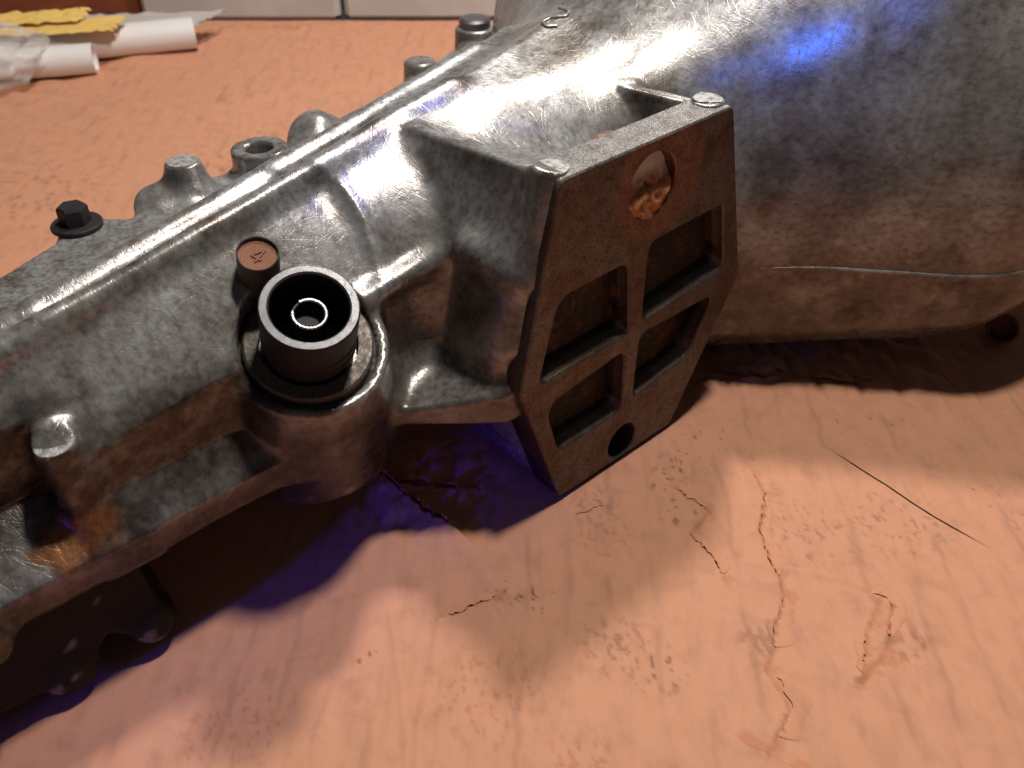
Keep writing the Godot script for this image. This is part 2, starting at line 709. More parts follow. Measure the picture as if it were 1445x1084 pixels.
func build_field() -> void:
	var a := AX.normalized()
	# tail: stations at x = -0.30 and 0.02
	prims.append(Tail.new(-0.30, 0.02, -0.217, 0.12,
		pv([-0.124, 0.127, -0.1025, 0.1285, -0.079, 0.149, -0.060, 0.1065, -0.0615, 0.0950, -0.048, 0.0785, -0.050, 0.062, -0.09, 0.045, -0.25, 0.03, -0.25, 0.09, -0.17, 0.10, -0.137, 0.118]),
		pv([-0.1645, 0.1745, -0.142, 0.1720, -0.1206, 0.1895, -0.060, 0.148, -0.0630, 0.0970, -0.048, 0.0785, -0.050, 0.062, -0.09, 0.045, -0.25, 0.03, -0.25, 0.10, -0.21, 0.13, -0.180, 0.164]), 0.006))
	prims.append(Tail.new(-0.30, -0.20, -0.36, -0.19,
		pv([-0.124, 0.127, -0.1025, 0.1285, -0.079, 0.149, -0.070, 0.128, -0.078, 0.097, -0.048, 0.0785, -0.052, 0.062, -0.09, 0.045, -0.25, 0.03, -0.25, 0.09, -0.17, 0.10, -0.137, 0.118]),
		pv([-0.1366, 0.1418, -0.1150, 0.1420, -0.092, 0.1617, -0.075, 0.138, -0.078, 0.100, -0.048, 0.0785, -0.050, 0.062, -0.09, 0.045, -0.25, 0.03, -0.25, 0.10, -0.18, 0.11, -0.150, 0.132]), 0.004))
	prims.append(Capsule.new(Vector3(-0.34, 0.1425, -0.0745), Vector3(0.03, 0.1895, -0.1225), 0.0042, 0.0042, 0.008))
	prims.append(Capsule.new(Vector3(-0.34, 0.1215, -0.1215), Vector3(0.09, 0.1845, -0.1740), 0.0044, 0.0042, 0.006))
	# bell
	prims.append(Bell.new([Vector4(-0.05, 0.078, 0.060, 0.04), Vector4(0.02, 0.094, 0.078, 0.056), Vector4(0.10, 0.110, 0.083, 0.080), Vector4(0.15, 0.132, 0.084, 0.112), Vector4(0.205, 0.172, 0.084, 0.166), Vector4(0.26, 0.220, 0.080, 0.217), Vector4(0.34, 0.262, 0.058, 0.230), Vector4(0.48, 0.275, 0.040, 0.230)], 0.02))
	# web under the pad's top edge, the two ribs, the pad's backing
	prims.append(Convex.new([[Vector3(0.30, 1, -0.10), Vector3(-0.008, 0.1885, -0.012)], [Vector3(0, -1, 0), Vector3(0, 0.09, 0)], [Vector3(0, 0, 1), Vector3(0, 0, -0.016)], [Vector3(0, 0, -1), Vector3(0, 0, -0.105)], [Vector3(-1, 0, 0), Vector3(-0.006, 0, 0)], [Vector3(1, 0, 0), Vector3(0.107, 0, 0)]], 0.016))
	prims.append(Convex.new([[Vector3(0, 1, -0.07), Vector3(0, 0.1935, -0.006)], [Vector3(0, -1, 0), Vector3(0, 0.11, 0)], [Vector3(0, 0, 1), Vector3(0, 0, -0.010)], [Vector3(0, -0.3, -1), Vector3(0, 0.185, -0.104)], [Vector3(-1, 0.2, 0), Vector3(-0.0088, 0.19, 0)], [Vector3(1, 0, 0), Vector3(-0.003, 0, 0)]], 0.004, 0.0012))
	prims.append(Convex.new([[Vector3(0, 1, -0.09), Vector3(0, 0.1945, -0.006)], [Vector3(0, -1, 0), Vector3(0, 0.11, 0)], [Vector3(0, 0, 1), Vector3(0, 0, -0.012)], [Vector3(0, -0.3, -1), Vector3(0, 0.182, -0.095)], [Vector3(-1, -0.04, 0), Vector3(0.1025, 0.19, 0)], [Vector3(1, 0, 0), Vector3(0.111, 0, 0)]], 0.004, 0.0012))
	prims.append(Convex.new([[Vector3(0, 1, 0), Vector3(0, 0.1925, 0)], [Vector3(0, -1, 0), Vector3(0, 0.005, 0)], [Vector3(0, 0, 1), Vector3(0, 0, -0.0185)], [Vector3(0, 0.28, -1), Vector3(0, 0.09, -0.050)],
		[Vector3(-0.1045, 0.0215, 0), Vector3(-0.0285, 0.09, 0)], [Vector3(-0.087, -0.03, 0), Vector3(-0.029, 0.09, 0)], [Vector3(0.106, 0.031, 0), Vector3(0.139, 0.09, 0)], [Vector3(0.087, -0.047, 0), Vector3(0.139, 0.09, 0)]], 0.006, 0.002))
	prims.append(Convex.new([[Vector3(-0.1045, 0.0215, 0), Vector3(-0.0270, 0.09, 0)], [Vector3(-0.087, -0.03, 0), Vector3(-0.0270, 0.09, 0)], [Vector3(0, 1, 0), Vector3(0, 0.150, 0)], [Vector3(0, -1, 0), Vector3(0, 0.080, 0)], [Vector3(0, 0, 1), Vector3(0, 0, -0.0205)], [Vector3(0, 0, -1), Vector3(0, 0, -0.09)], [Vector3(1, 0, 0), Vector3(0.02, 0, 0)]], 0.034, 0.002))
	prims.append(Capsule.new(Vector3(-0.075, 0.1330, -0.0605), Vector3(-0.006, 0.1445, -0.0600), 0.0036, 0.0030, 0.008))
	# knob ridge beside the pad, and the rib from the pad's corner to the speedometer boss
	prims.append(Capsule.new(Vector3(-0.021, 0.1505, -0.042), Vector3(-0.0165, 0.1455, -0.014), 0.0090, 0.0080, 0.007))
	prims.append(Convex.new([[Vector3(-0.18, 1, -0.05), Vector3(-0.027, 0.0905, -0.004)], [Vector3(0, -1, 0), Vector3(0, 0.07, 0)], [Vector3(-0.64, 0, 0.77), Vector3(-0.0285, 0.09, -0.003)], [Vector3(0, 0, 1), Vector3(0, 0, -0.006)], [Vector3(0, 0, -1), Vector3(0, 0, -0.10)], [Vector3(1, 0, 0), Vector3(0.0, 0, 0)], [Vector3(-1, 0, 0), Vector3(-0.10, 0, 0)]], 0.010, 0.003))
	# cast pegs
	prims.append(Cone.new(Vector3(-0.0150, 0.142, -0.0110), Vector3(-0.0035, 0.1955, -0.0105), 0.0075, 0.0085, 0.004, 0.0005))
	prims.append(Cone.new(Vector3(0.104, 0.15, -0.012), Vector3(0.104, 0.1975, -0.012), 0.009, 0.0085, 0.004, 0.0006))
	prims.append(Cone.new(Vector3(-0.2115, 0.080, -0.068), Vector3(-0.2147, 0.1300, -0.0622), 0.0085, 0.0078, 0.009, 0.0005))
	# boss for the speedometer drive, and the ear that carries the plug
	prims.append(Cone.new(RING - a * 0.075, RING, 0.0485, 0.0354, 0.008, 0.0014))
	prims.append(Capsule.new(PLUG - a * 0.030, PLUG - a * 0.058, 0.0112, 0.014, 0.009))
	# feet at the lower left
	prims.append(Cone.new(Vector3(-0.270, 0.058, -0.085), Vector3(-0.2640, 0.062, -0.044), 0.009, 0.0065, 0.010, 0.002))
	# far flange with its bosses
	prims.append(Slab.new(pv([-0.34, -0.21, -0.19, -0.238, -0.149, -0.257, -0.137, -0.279, -0.124, -0.279, -0.104, -0.258, -0.089, -0.268, -0.055, -0.272, -0.024, -0.280, 0.017, -0.288, 0.038, -0.306, 0.068, -0.303, 0.16, -0.337, 0.241, -0.373, 0.283, -0.386, 0.376, -0.439, 0.40, -0.2, -0.34, -0.15]), 1, 0.075, 0.111, 0.006, 0.003))
	prims.append(Cone.new(Vector3(-0.064, 0.09, -0.264), Vector3(-0.064, 0.132, -0.264), 0.021, 0.0105, 0.012, 0.0015))
	prims.append(Capsule.new(Vector3(-0.085, 0.09, -0.266), Vector3(-0.085, 0.108, -0.268), 0.013, 0.012, 0.012))
	prims.append(Cone.new(Vector3(-0.0126, 0.08, -0.2657), Vector3(-0.0126, 0.1255, -0.2657), 0.019, 0.0178, 0.006, 0.001))
	prims.append(Capsule.new(Vector3(0.0454, 0.085, -0.294), Vector3(0.0454, 0.108, -0.294), 0.021, 0.0175, 0.014))
	prims.append(Cone.new(Vector3(0.1704, 0.08, -0.3375), Vector3(0.1704, 0.122, -0.3375), 0.016, 0.0125, 0.006, 0.003))
	prims.append(Cone.new(Vector3(0.2573, 0.08, -0.374), Vector3(0.2573, 0.122, -0.374), 0.020, 0.0165, 0.006, 0.002))
	for q in [[Vector3(-0.0126, 0.10, -0.2657), Vector3(-0.0126, 0.13, -0.2657), 0.0088]]:
		cuts.append(Cone.new(q[0], q[1], q[2], q[2], 0.0015, 0.0))
	cuts.append(Cone.new(RING - a * 0.0035, RING + a * 0.02, 0.0305, 0.0308, 0.0012, 0.0))
	cuts.append(Convex.new([[Vector3(0, 0, -1), Vector3(0, 0, -0.0186)], [Vector3(0, 1, 0), Vector3(0, 0.146, 0)], [Vector3(0, -1, 0), Vector3(0, 0.036, 0)], [Vector3(-0.1045, 0.0215, 0), Vector3(-0.0255, 0.09, 0)], [Vector3(-0.087, -0.03, 0), Vector3(-0.0255, 0.09, 0)], [Vector3(0.106, 0.031, 0), Vector3(0.1355, 0.09, 0)], [Vector3(0.087, -0.047, 0), Vector3(0.1355, 0.09, 0)]], 0.0005, 0.0))
	cuts.append(Cone.new(Vector3(0.0535, 0.1723, -0.034), Vector3(0.0535, 0.1723, 0.0), 0.0165, 0.0165, 0.001, 0.0))
	cuts.append(Cone.new(Vector3(0.0494, 0.0154, -0.034), Vector3(0.0494, 0.0154, 0.0), 0.0112, 0.0112, 0.001, 0.0))

const BROWN_PATCHES := [[Vector3(-0.213, 0.098, -0.060), Vector3(0.022, 0.030, 0.024), 1.0], [Vector3(-0.160, 0.107, -0.058), Vector3(0.075, 0.020, 0.016), 1.0], [Vector3(-0.245, 0.115, -0.074), Vector3(0.035, 0.024, 0.016), 1.0], [Vector3(-0.115, 0.070, -0.028), Vector3(0.045, 0.026, 0.03), 1.0],
	[Vector3(-0.055, 0.112, -0.045), Vector3(0.022, 0.022, 0.02), 0.55], [Vector3(0.22, 0.045, 0.03), Vector3(0.15, 0.06, 0.14), 0.6], [Vector3(0.17, 0.14, 0.02), Vector3(0.03, 0.03, 0.03), 0.5], [Vector3(-0.16, 0.058, -0.05), Vector3(0.16, 0.016, 0.012), 0.95]]
var patch_noise: FastNoiseLite
var fine_noise: FastNoiseLite

func stain(p: Vector3, _n: Vector3) -> Color:
	var a := patch_noise.get_noise_3dv(p)
	var b := fine_noise.get_noise_3dv(p)
	var c := Vector3.ONE
	# brown oil film in random patches; the tint also deepens towards the bottom
	var oil := smoothstep(0.08, 0.45, a + 0.35 * b + 0.42 * smoothstep(0.12, 0.05, p.y))
	c = c.lerp(Vector3(0.46, 0.38, 0.31), 0.55 * oil)
	# sandy casting skin beside the boss
	var sand := smoothstep(0.05, 0.4, b) * smoothstep(0.07, 0.02, Vector2(p.x + 0.15, p.z + 0.085).length())
	c = c.lerp(Vector3(0.75, 0.66, 0.55), 0.6 * sand)
	# brown dirt in the recess and round the boss's skirt; same brown darkens low bell, peg column, lower edge
	var brown_patch := 0.0
	for q in BROWN_PATCHES:
		var r: Vector3 = (p - q[0]) / (q[1] as Vector3)
		brown_patch = maxf(brown_patch, smoothstep(1.5, 0.9, r.length() + 0.55 * b + 0.35 * a) * float(q[2]))
	c = c.lerp(Vector3(0.16, 0.105, 0.07), brown_patch * clampf(0.8 + 0.5 * b, 0.0, 0.95))
	# dark brown along the lower edge and the feet, with noisy borders
	var dark_brown := smoothstep(0.070, 0.058, p.y + 0.010 * a + 0.012 * b) * smoothstep(-0.03, -0.09, p.x) * smoothstep(-0.085, -0.07, p.z)
	c = c.lerp(Vector3(0.20, 0.15, 0.11), 0.9 * dark_brown * smoothstep(0.42, 0.2, b))
	# rust on the lower ledge
	var q := (p - Vector3(-0.2225, 0.0870, -0.0545)) * Vector3(0.75, 1.3, 1.3)
	var rust := smoothstep(0.017, 0.008, q.length() + 0.010 * b)
	c = c.lerp(Vector3(1.0, 0.42, 0.17), rust)
	return Color(c.x, c.y, c.z)

func flecked_dark_brown(p: Vector3, _n: Vector3) -> Color:  # dark base colour with paler brown flecks
	var f := 0.7 * smoothstep(0.34, 0.46, fine_noise.get_noise_3dv(p * 0.5) + 0.15 * fine_noise.get_noise_3dv(p * 3.0))
	var c := Vector3(0.06, 0.055, 0.05).lerp(Vector3.ONE, f)
	return Color(c.x, c.y, c.z)

func build_housing() -> void:
	patch_noise = FastNoiseLite.new()
	patch_noise.seed = 5
	patch_noise.frequency = 16.0
	patch_noise.fractal_octaves = 3
	fine_noise = FastNoiseLite.new()
	fine_noise.seed = 9
	fine_noise.frequency = 95.0
	fine_noise.fractal_octaves = 4
	colour_of = stain
	build_field()
	var h := thing("tail_housing", "scratched grey cast aluminium gearbox tail housing lying on its side on the paper", "gearbox housing", ORIGIN)
	h.rotation_degrees.y = TURN
	var t0 := Time.get_ticks_msec()
	var body := surface_net(Vector3(-0.345, -0.004, -0.45), Vector3(0.46, 0.37, 0.26), 0.0025)
	print("casting ", Time.get_ticks_msec() - t0, " ms, ", body.get_faces().size() / 3)
	obj("casting", body, M.cast, h)
	var keep := prims
	var keep_cuts := cuts
	prims = []
	cuts = []
	prims.append(Slab.new(pv([-0.2035, 0.064, -0.1985, 0.018, -0.204, 0.008, -0.211, 0.010, -0.2175, 0.021, -0.225, 0.028, -0.232, 0.021, -0.2365, 0.008, -0.250, 0.006, -0.257, 0.016, -0.29, 0.020, -0.34, 0.02, -0.34, 0.064]), 2, -0.115, -0.054, 0.004, 0.003))
	prims.append(Capsule.new(Vector3(-0.205, 0.02, -0.085), Vector3(-0.205, 0.018, -0.062), 0.012, 0.011, 0.006))
	prims.append(Capsule.new(Vector3(-0.243, 0.018, -0.085), Vector3(-0.243, 0.017, -0.062), 0.012, 0.011, 0.006))
	colour_of = flecked_dark_brown
	obj("foot_flange", surface_net(Vector3(-0.345, 0.0, -0.12), Vector3(-0.19, 0.07, -0.045), 0.0025), M.dark_brown, h)
	prims = keep
	cuts = keep_cuts
	build_pad(h)
	build_speedo(h)
	# filed ends of the cast pegs
	for q in [[Vector3(-0.0035, 0.1957, -0.0105), Vector3.UP, 0.0078], [Vector3(-0.2147, 0.1302, -0.0622), Vector3(-0.06, 1, 0.115), 0.0074], [Vector3(-0.064, 0.1322, -0.264), Vector3.UP, 0.0090]]:
		obj("peg_end", lathe([Vector2(q[2] + 0.0004, -0.0015), Vector2(q[2], 0.0), Vector2(0.0, 0.00015)], 32, Color.WHITE, 0.02), M.disc, h, frame_up(q[0], q[1]))
	# chipped peg at the pad's other corner
	obj("chipped_peg_end", chip_mesh(), M.disc, h, frame_up(Vector3(0.104, 0.1977, -0.012), Vector3(0.0, 1, 0.05)))
	# mould seam along the bell
	var pts := PackedVector3Array()
	for k in 60:
		var t := k / 59.0
		var p := Vector3(lerpf(0.153, 0.30, t), 0.090 + 0.0012 * sin(9.0 * t), lerpf(-0.01, 0.17, t))
		p.z = 0.11 * 0.0 + bell_front(p.x, p.y)
		pts.append(p)
	obj("mould_seam", tube(pts, 0.0012, 6, true), M.cast, h)
	# cast numeral on the neck
	var two := PackedVector3Array()
	var ctl := [Vector3(0.1316, 0.2083, -0.1440), Vector3(0.1241, 0.2103, -0.1292), Vector3(0.1199, 0.2092, -0.1271), Vector3(0.1133, 0.2078, -0.134), Vector3(0.1082, 0.2064, -0.1345), Vector3(0.1059, 0.2059, -0.1285), Vector3(0.1106, 0.2061, -0.1249)]
	var cv := Curve3D.new()
	for k in ctl.size():
		var tg: Vector3 = (ctl[mini(k + 1, ctl.size() - 1)] - ctl[maxi(k - 1, 0)]) / 6.0
		cv.add_point(ctl[k], -tg, tg)
	for k in 36:
		two.append(on_skin(cv.sample_baked(cv.get_baked_length() * k / 35.0)))
	obj("cast_numeral", tube(two, 0.0013, 6), M.cast, h)
	# bolt through the far flange
	var bolt := Transform3D(Basis(), Vector3(-0.1316, 0.1115, -0.2668))
	var head := obj("flange_bolt", hex_bolt(0.0085, 0.013), M.dark, h, bolt)
	obj("washer", lathe([Vector2(0.0142, 0.0), Vector2(0.0142, 0.0018), Vector2(0.0136, 0.0024), Vector2(0.0, 0.0024)], 40), M.dark, head)
	var nut := obj("flange_bolt", lathe([Vector2(0.0135, -0.002), Vector2(0.0135, 0.0055), Vector2(0.0115, 0.0075), Vector2(0.0, 0.0085)], 40, Color.WHITE, 0.03), M.lip, h, Transform3D(Basis(), Vector3(0.2573, 0.1225, -0.374)))
	nut.set_meta("label", "domed slotted bolt head on the far flange")

func bell_front(x: float, y: float) -> float:
	var lo := -0.11
	var hi := 0.25
	for i in 26:
		var m := (lo + hi) * 0.5
		if field(Vector3(x, y, m), prims, cuts) < 0.0:
			lo = m
		else:
			hi = m
	return lo

func hex_bolt(r: float, hgt: float) -> ArrayMesh:
	var b := MB.new()
	var ring := func(rr: float, y: float) -> PackedVector3Array:
		var o := PackedVector3Array()
		for k in 6:
			o.append(Vector3(cos(TAU * k / 6 + 0.3) * rr, y, sin(TAU * k / 6 + 0.3) * rr))
		return o
	var rs := [ring.call(r, 0.0), ring.call(r, hgt - 0.0015), ring.call(r * 0.86, hgt)]
	for j in 2:
		for k in 6:
			var k2 := (k + 1) % 6
			var mid: Vector3 = (rs[j][k] + rs[j][k2]) * Vector3(1, 0, 1) + Vector3(0, 0.002 * j, 0)
			b.flat(rs[j][k], rs[j][k2], rs[j + 1][k2], mid)
			b.flat(rs[j][k], rs[j + 1][k2], rs[j + 1][k], mid)
	for k in 6:
		b.flat(Vector3(0, hgt - 0.0004, 0), rs[2][k], rs[2][(k + 1) % 6], Vector3.UP)
	return b.done()

func chip_mesh() -> ArrayMesh:
	var b := MB.new()
	var r := RandomNumberGenerator.new()
	r.seed = 4
	var n := 22
	var c := b.vert(Vector3(0.001, 0.0007, 0), Vector3.UP)
	var top := []
	var low := []
	for k in n:
		var th := TAU * k / n
		var rr := 0.0074 * (1.0 - 0.35 * smoothstep(0.55, 1.0, cos(th - 2.3))) * r.randf_range(0.94, 1.05)
		var d := Vector3(cos(th), 0, sin(th))
		top.append(b.vert(d * rr + Vector3.UP * r.randf_range(0.0, 0.0006), (Vector3.UP + d * 0.1).normalized()))
		low.append([b.vert(d * rr + Vector3.UP * 0.0001, d), b.vert(d * (rr + 0.0006) - Vector3.UP * 0.003, d)])
	for k in n:
		var k2 := (k + 1) % n
		b.tri(c, top[k], top[k2])
		b.quad(low[k][0], low[k2][0], low[k2][1], low[k][1])
	return b.done()

# a polygon with rounded corners, resampled evenly
func rounded(list: Array, radii: Array, step: float) -> PackedVector2Array:
	var n := list.size() / 2
	var raw := PackedVector2Array()
	for i in n:
		var p := Vector2(list[2 * i], list[2 * i + 1])
		var a := Vector2(list[2 * posmod(i - 1, n)], list[2 * posmod(i - 1, n) + 1])
		var c := Vector2(list[2 * ((i + 1) % n)], list[2 * ((i + 1) % n) + 1])
		var d0 := (a - p).normalized()
		var d1 := (c - p).normalized()
		var r: float = radii[i % radii.size()]
		var cut := r / tan(acos(clampf(d0.dot(d1), -1, 1)) * 0.5)
		for k in 7:
			var t := k / 6.0
			raw.append((p + d0 * cut).lerp(p, t).lerp(p.lerp(p + d1 * cut, t), t))
	var out := PackedVector2Array()
	for i in raw.size():
		var p := raw[i]
		var q := raw[(i + 1) % raw.size()]
		var m := maxi(1, int(ceil(p.distance_to(q) / step)))
		for k in m:
			out.append(p.lerp(q, float(k) / m))
	return out

func circle(c: Vector2, r: float, n: int) -> PackedVector2Array:
	var o := PackedVector2Array()
	for k in n:
		o.append(c + Vector2(cos(TAU * k / n), sin(TAU * k / n)) * r)
	return o

func shifted(p: PackedVector2Array, by: float) -> PackedVector2Array:   # by > 0 grows a counter-clockwise ring
	var o := PackedVector2Array()
	var n := p.size()
	for i in n:
		var t := (p[(i + 1) % n] - p[posmod(i - 1, n)]).normalized()
		o.append(p[i] + Vector2(t.y, -t.x) * by)
	return o

func ccw(p: PackedVector2Array) -> PackedVector2Array:
	if Geometry2D.is_polygon_clockwise(p):
		p.reverse()
	var s := 0.0
	for i in p.size():
		s += p[i].cross(p[(i + 1) % p.size()])
	if s < 0:
		p.reverse()
	return p

func pad_colour(p: Vector3) -> Color:
	var a := patch_noise.get_noise_3dv(p * 2.0)
	var b := fine_noise.get_noise_3dv(p)
	if p.y > 0.191 and p.z < -0.0005:      # the top edge, coloured lighter and greyer
		var g := 0.92 + 0.3 * b
		return Color(g, g, g)
	var c := Vector3(0.52, 0.455, 0.415)
	c = c.lerp(Vector3(0.40, 0.255, 0.18), 0.8 * smoothstep(-0.2, 0.35, a + 0.4 * b))
	# ring left by a washer round the upper hole
	var ring := smoothstep(0.033, 0.029, Vector2(p.x - 0.0585, p.y - 0.1755).length() + 0.003 * b)
	c = c.lerp(Vector3(0.86, 0.45, 0.30), 0.75 * ring)
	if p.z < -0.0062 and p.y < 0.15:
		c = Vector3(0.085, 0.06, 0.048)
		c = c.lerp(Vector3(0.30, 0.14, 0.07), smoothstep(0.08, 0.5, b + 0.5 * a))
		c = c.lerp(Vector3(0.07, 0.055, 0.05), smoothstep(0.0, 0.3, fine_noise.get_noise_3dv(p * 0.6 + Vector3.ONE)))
	return Color(c.x, c.y, c.z)

func wall(b: MB, p0: PackedVector2Array, z0: float, p1: PackedVector2Array, z1: float, sgn: float) -> void:
	var n := p0.size()
	var first := b.v.size()
	for i in n:
		var t := p0[(i + 1) % n] - p0[posmod(i - 1, n)]
		var o := Vector3(t.y, -t.x, 0).normalized() * sgn
		var a := Vector3(p0[i].x, p0[i].y, z0)
		var c := Vector3(p1[i].x, p1[i].y, z1)
		var along := (c - a).normalized()
		var nn := (o - along * o.dot(along)).normalized()
		b.vert(a, nn, pad_colour(a))
		b.vert(c, nn, pad_colour(c))
	for i in n:
		var j := (i + 1) % n
		b.quad(first + 2 * i, first + 2 * i + 1, first + 2 * j + 1, first + 2 * j)

func build_pad(h: Node3D) -> void:
	var outer := ccw(rounded([-0.0085, 0.1945, -0.03, 0.09, 0.0, 0.003, 0.0933, 0.003, 0.14, 0.09, 0.1095, 0.1965], [0.004, 0.010, 0.003, 0.004, 0.006, 0.004], 0.0025))
	var holes: Array[PackedVector2Array] = []
	holes.append(ccw(rounded([-0.0055, 0.134, 0.040, 0.1348, 0.0446, 0.0926, -0.0165, 0.0912], [0.011, 0.006, 0.003, 0.003], 0.0022)))
	holes.append(ccw(rounded([0.0565, 0.1402, 0.1125, 0.1415, 0.1215, 0.1015, 0.0572, 0.0945], [0.005, 0.004, 0.006, 0.004], 0.0022)))
	holes.append(ccw(rounded([-0.0112, 0.0732, 0.0436, 0.0802, 0.0452, 0.0405, -0.0017, 0.0402], [0.009, 0.005, 0.007, 0.004], 0.0022)))
	holes.append(ccw(rounded([0.0568, 0.0850, 0.1172, 0.0840, 0.1005, 0.0518, 0.0560, 0.0450], [0.004, 0.004, 0.007, 0.003], 0.0022)))
	for i in 4:
		holes[i] = shifted(holes[i], 0.0010)
	var bolts: Array[PackedVector2Array] = [circle(Vector2(0.0535, 0.1723), 0.0165, 44), circle(Vector2(0.0494, 0.0154), 0.0112, 36)]
	var b := MB.new()
	# front face: rings plus a scatter of inner points
	var bev := 0.0009
	var pts := PackedVector2Array()
	var face := shifted(outer, -bev)
	pts.append_array(face)
	var edge: Array[PackedVector2Array] = []
	for q in holes + bolts:
		edge.append(shifted(q, bev))
		pts.append_array(edge[-1])
	var y := 0.004
	while y < 0.196:
		var x := -0.03
		while x < 0.14:
			var p := Vector2(x + 0.0009 * sin(91.0 * y), y)
			var ok := Geometry2D.is_point_in_polygon(p, face)
			if ok:
				for q in edge:
					if Geometry2D.is_point_in_polygon(p, q):
						ok = false
			if ok:
				for q in pts:
					if q.distance_squared_to(p) < 2.2e-6:
						ok = false
						break
			if ok:
				pts.append(p)
			x += 0.0045
		y += 0.0045
	var ids := PackedInt32Array()
	for p in pts:
		var v3 := Vector3(p.x, p.y, 0.0)
		ids.append(b.vert(v3, Vector3.BACK, pad_colour(v3)))
	var tri := Geometry2D.triangulate_delaunay(pts)
	for k in range(0, tri.size(), 3):
		var m := (pts[tri[k]] + pts[tri[k + 1]] + pts[tri[k + 2]]) / 3.0
		if not Geometry2D.is_point_in_polygon(m, face):
			continue
		var ok := true
		for q in edge:
			if Geometry2D.is_point_in_polygon(m, q):
				ok = false
				break
		if ok:
			b.tri(ids[tri[k]], ids[tri[k + 1]], ids[tri[k + 2]])
	wall(b, face, 0.0, outer, -bev, 1.0)
	wall(b, outer, -bev, outer, -0.0195, 1.0)
	for i in bolts.size():
		wall(b, edge[4 + i], 0.0, bolts[i], -bev, -1.0)
		wall(b, bolts[i], -bev, bolts[i], -0.033, -1.0)
	for i in 4:
		wall(b, edge[i], 0.0, holes[i], -bev, -1.0)
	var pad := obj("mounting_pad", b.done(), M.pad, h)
	var dep := MB.new()
	var dc := dep.vert(Vector3(0.0535, 0.1723, -0.009), Vector3.BACK, Color(0.55, 0.30, 0.2))
	var pr := []
	for s in range(1, 12):
		var cur := []
		for k in 40:
			var th := TAU * k / 40.0
			var rr := 0.0168 * s / 11.0
			var p := Vector3(0.0535 + cos(th) * rr, 0.1723 + sin(th) * rr, 0.0)
			var low := smoothstep(0.006, -0.008, p.y - 0.1723)
			var lump := fine_noise.get_noise_3dv(p * 2.0)
			p.z = lerpf(-0.007, -0.0008, low) + 0.0022 * lump * (0.3 + 0.7 * low)
			var rc := Vector3(1.0, 0.99, 0.97).lerp(Vector3(0.85, 0.36, 0.16) if lump > -0.08 else Vector3(0.45, 0.2, 0.12), smoothstep(0.15, 0.45, low + 0.5 * lump))  # upper part coloured near white to look lit, lower part rust
			cur.append(dep.vert(p, Vector3.BACK, Color(rc.x, rc.y, rc.z)))
		for k in 40:
			if s == 1:
				dep.tri(dc, cur[k], cur[(k + 1) % 40])
			else:
				dep.quad(pr[k], cur[k], cur[(k + 1) % 40], pr[(k + 1) % 40])
		pr = cur
	obj("rust_and_lit_fill", dep.done(true), M.rust, pad)
	# the four pockets: drafted walls and a floor each
	for i in 4:
		var w := MB.new()
		var c := Vector2.ZERO
		for p in holes[i]:
			c += p / holes[i].size()
		var rings := []
		for s in 5:
			var t := s / 4.0
			var o := PackedVector2Array()
			for p in holes[i]:
				var q := p.lerp(c, 0.05 * t + 0.06 * t * t * t)
				q.y += 0.0045 * t * smoothstep(0.0, 0.015, c.y - p.y)
				o.append(q)
			rings.append(o)
		for s in 4:
			var t := (s + 1) / 4.0
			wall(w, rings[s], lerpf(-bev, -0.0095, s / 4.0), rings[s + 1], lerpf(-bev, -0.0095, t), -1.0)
		var fl: PackedVector2Array = rings[4]
		var prev := PackedInt32Array()
		for s in 6:
			var cur := PackedInt32Array()
			for p in fl:
				var q := p.lerp(c, s / 5.5)
				var v3 := Vector3(q.x, q.y, -0.0095 - 0.0008 * s / 5.0)
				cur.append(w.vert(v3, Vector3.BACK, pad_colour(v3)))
			if s > 0:
				for k in cur.size():
					w.quad(prev[k], prev[(k + 1) % cur.size()], cur[(k + 1) % cur.size()], cur[k])
			prev = cur
		var last := w.vert(Vector3(c.x, c.y, -0.0103), Vector3.BACK, pad_colour(Vector3(c.x, c.y, -0.0103)))
		for k in prev.size():
			w.tri(prev[k], prev[(k + 1) % prev.size()], last)
		obj("pocket", w.done(), M.pad, pad)

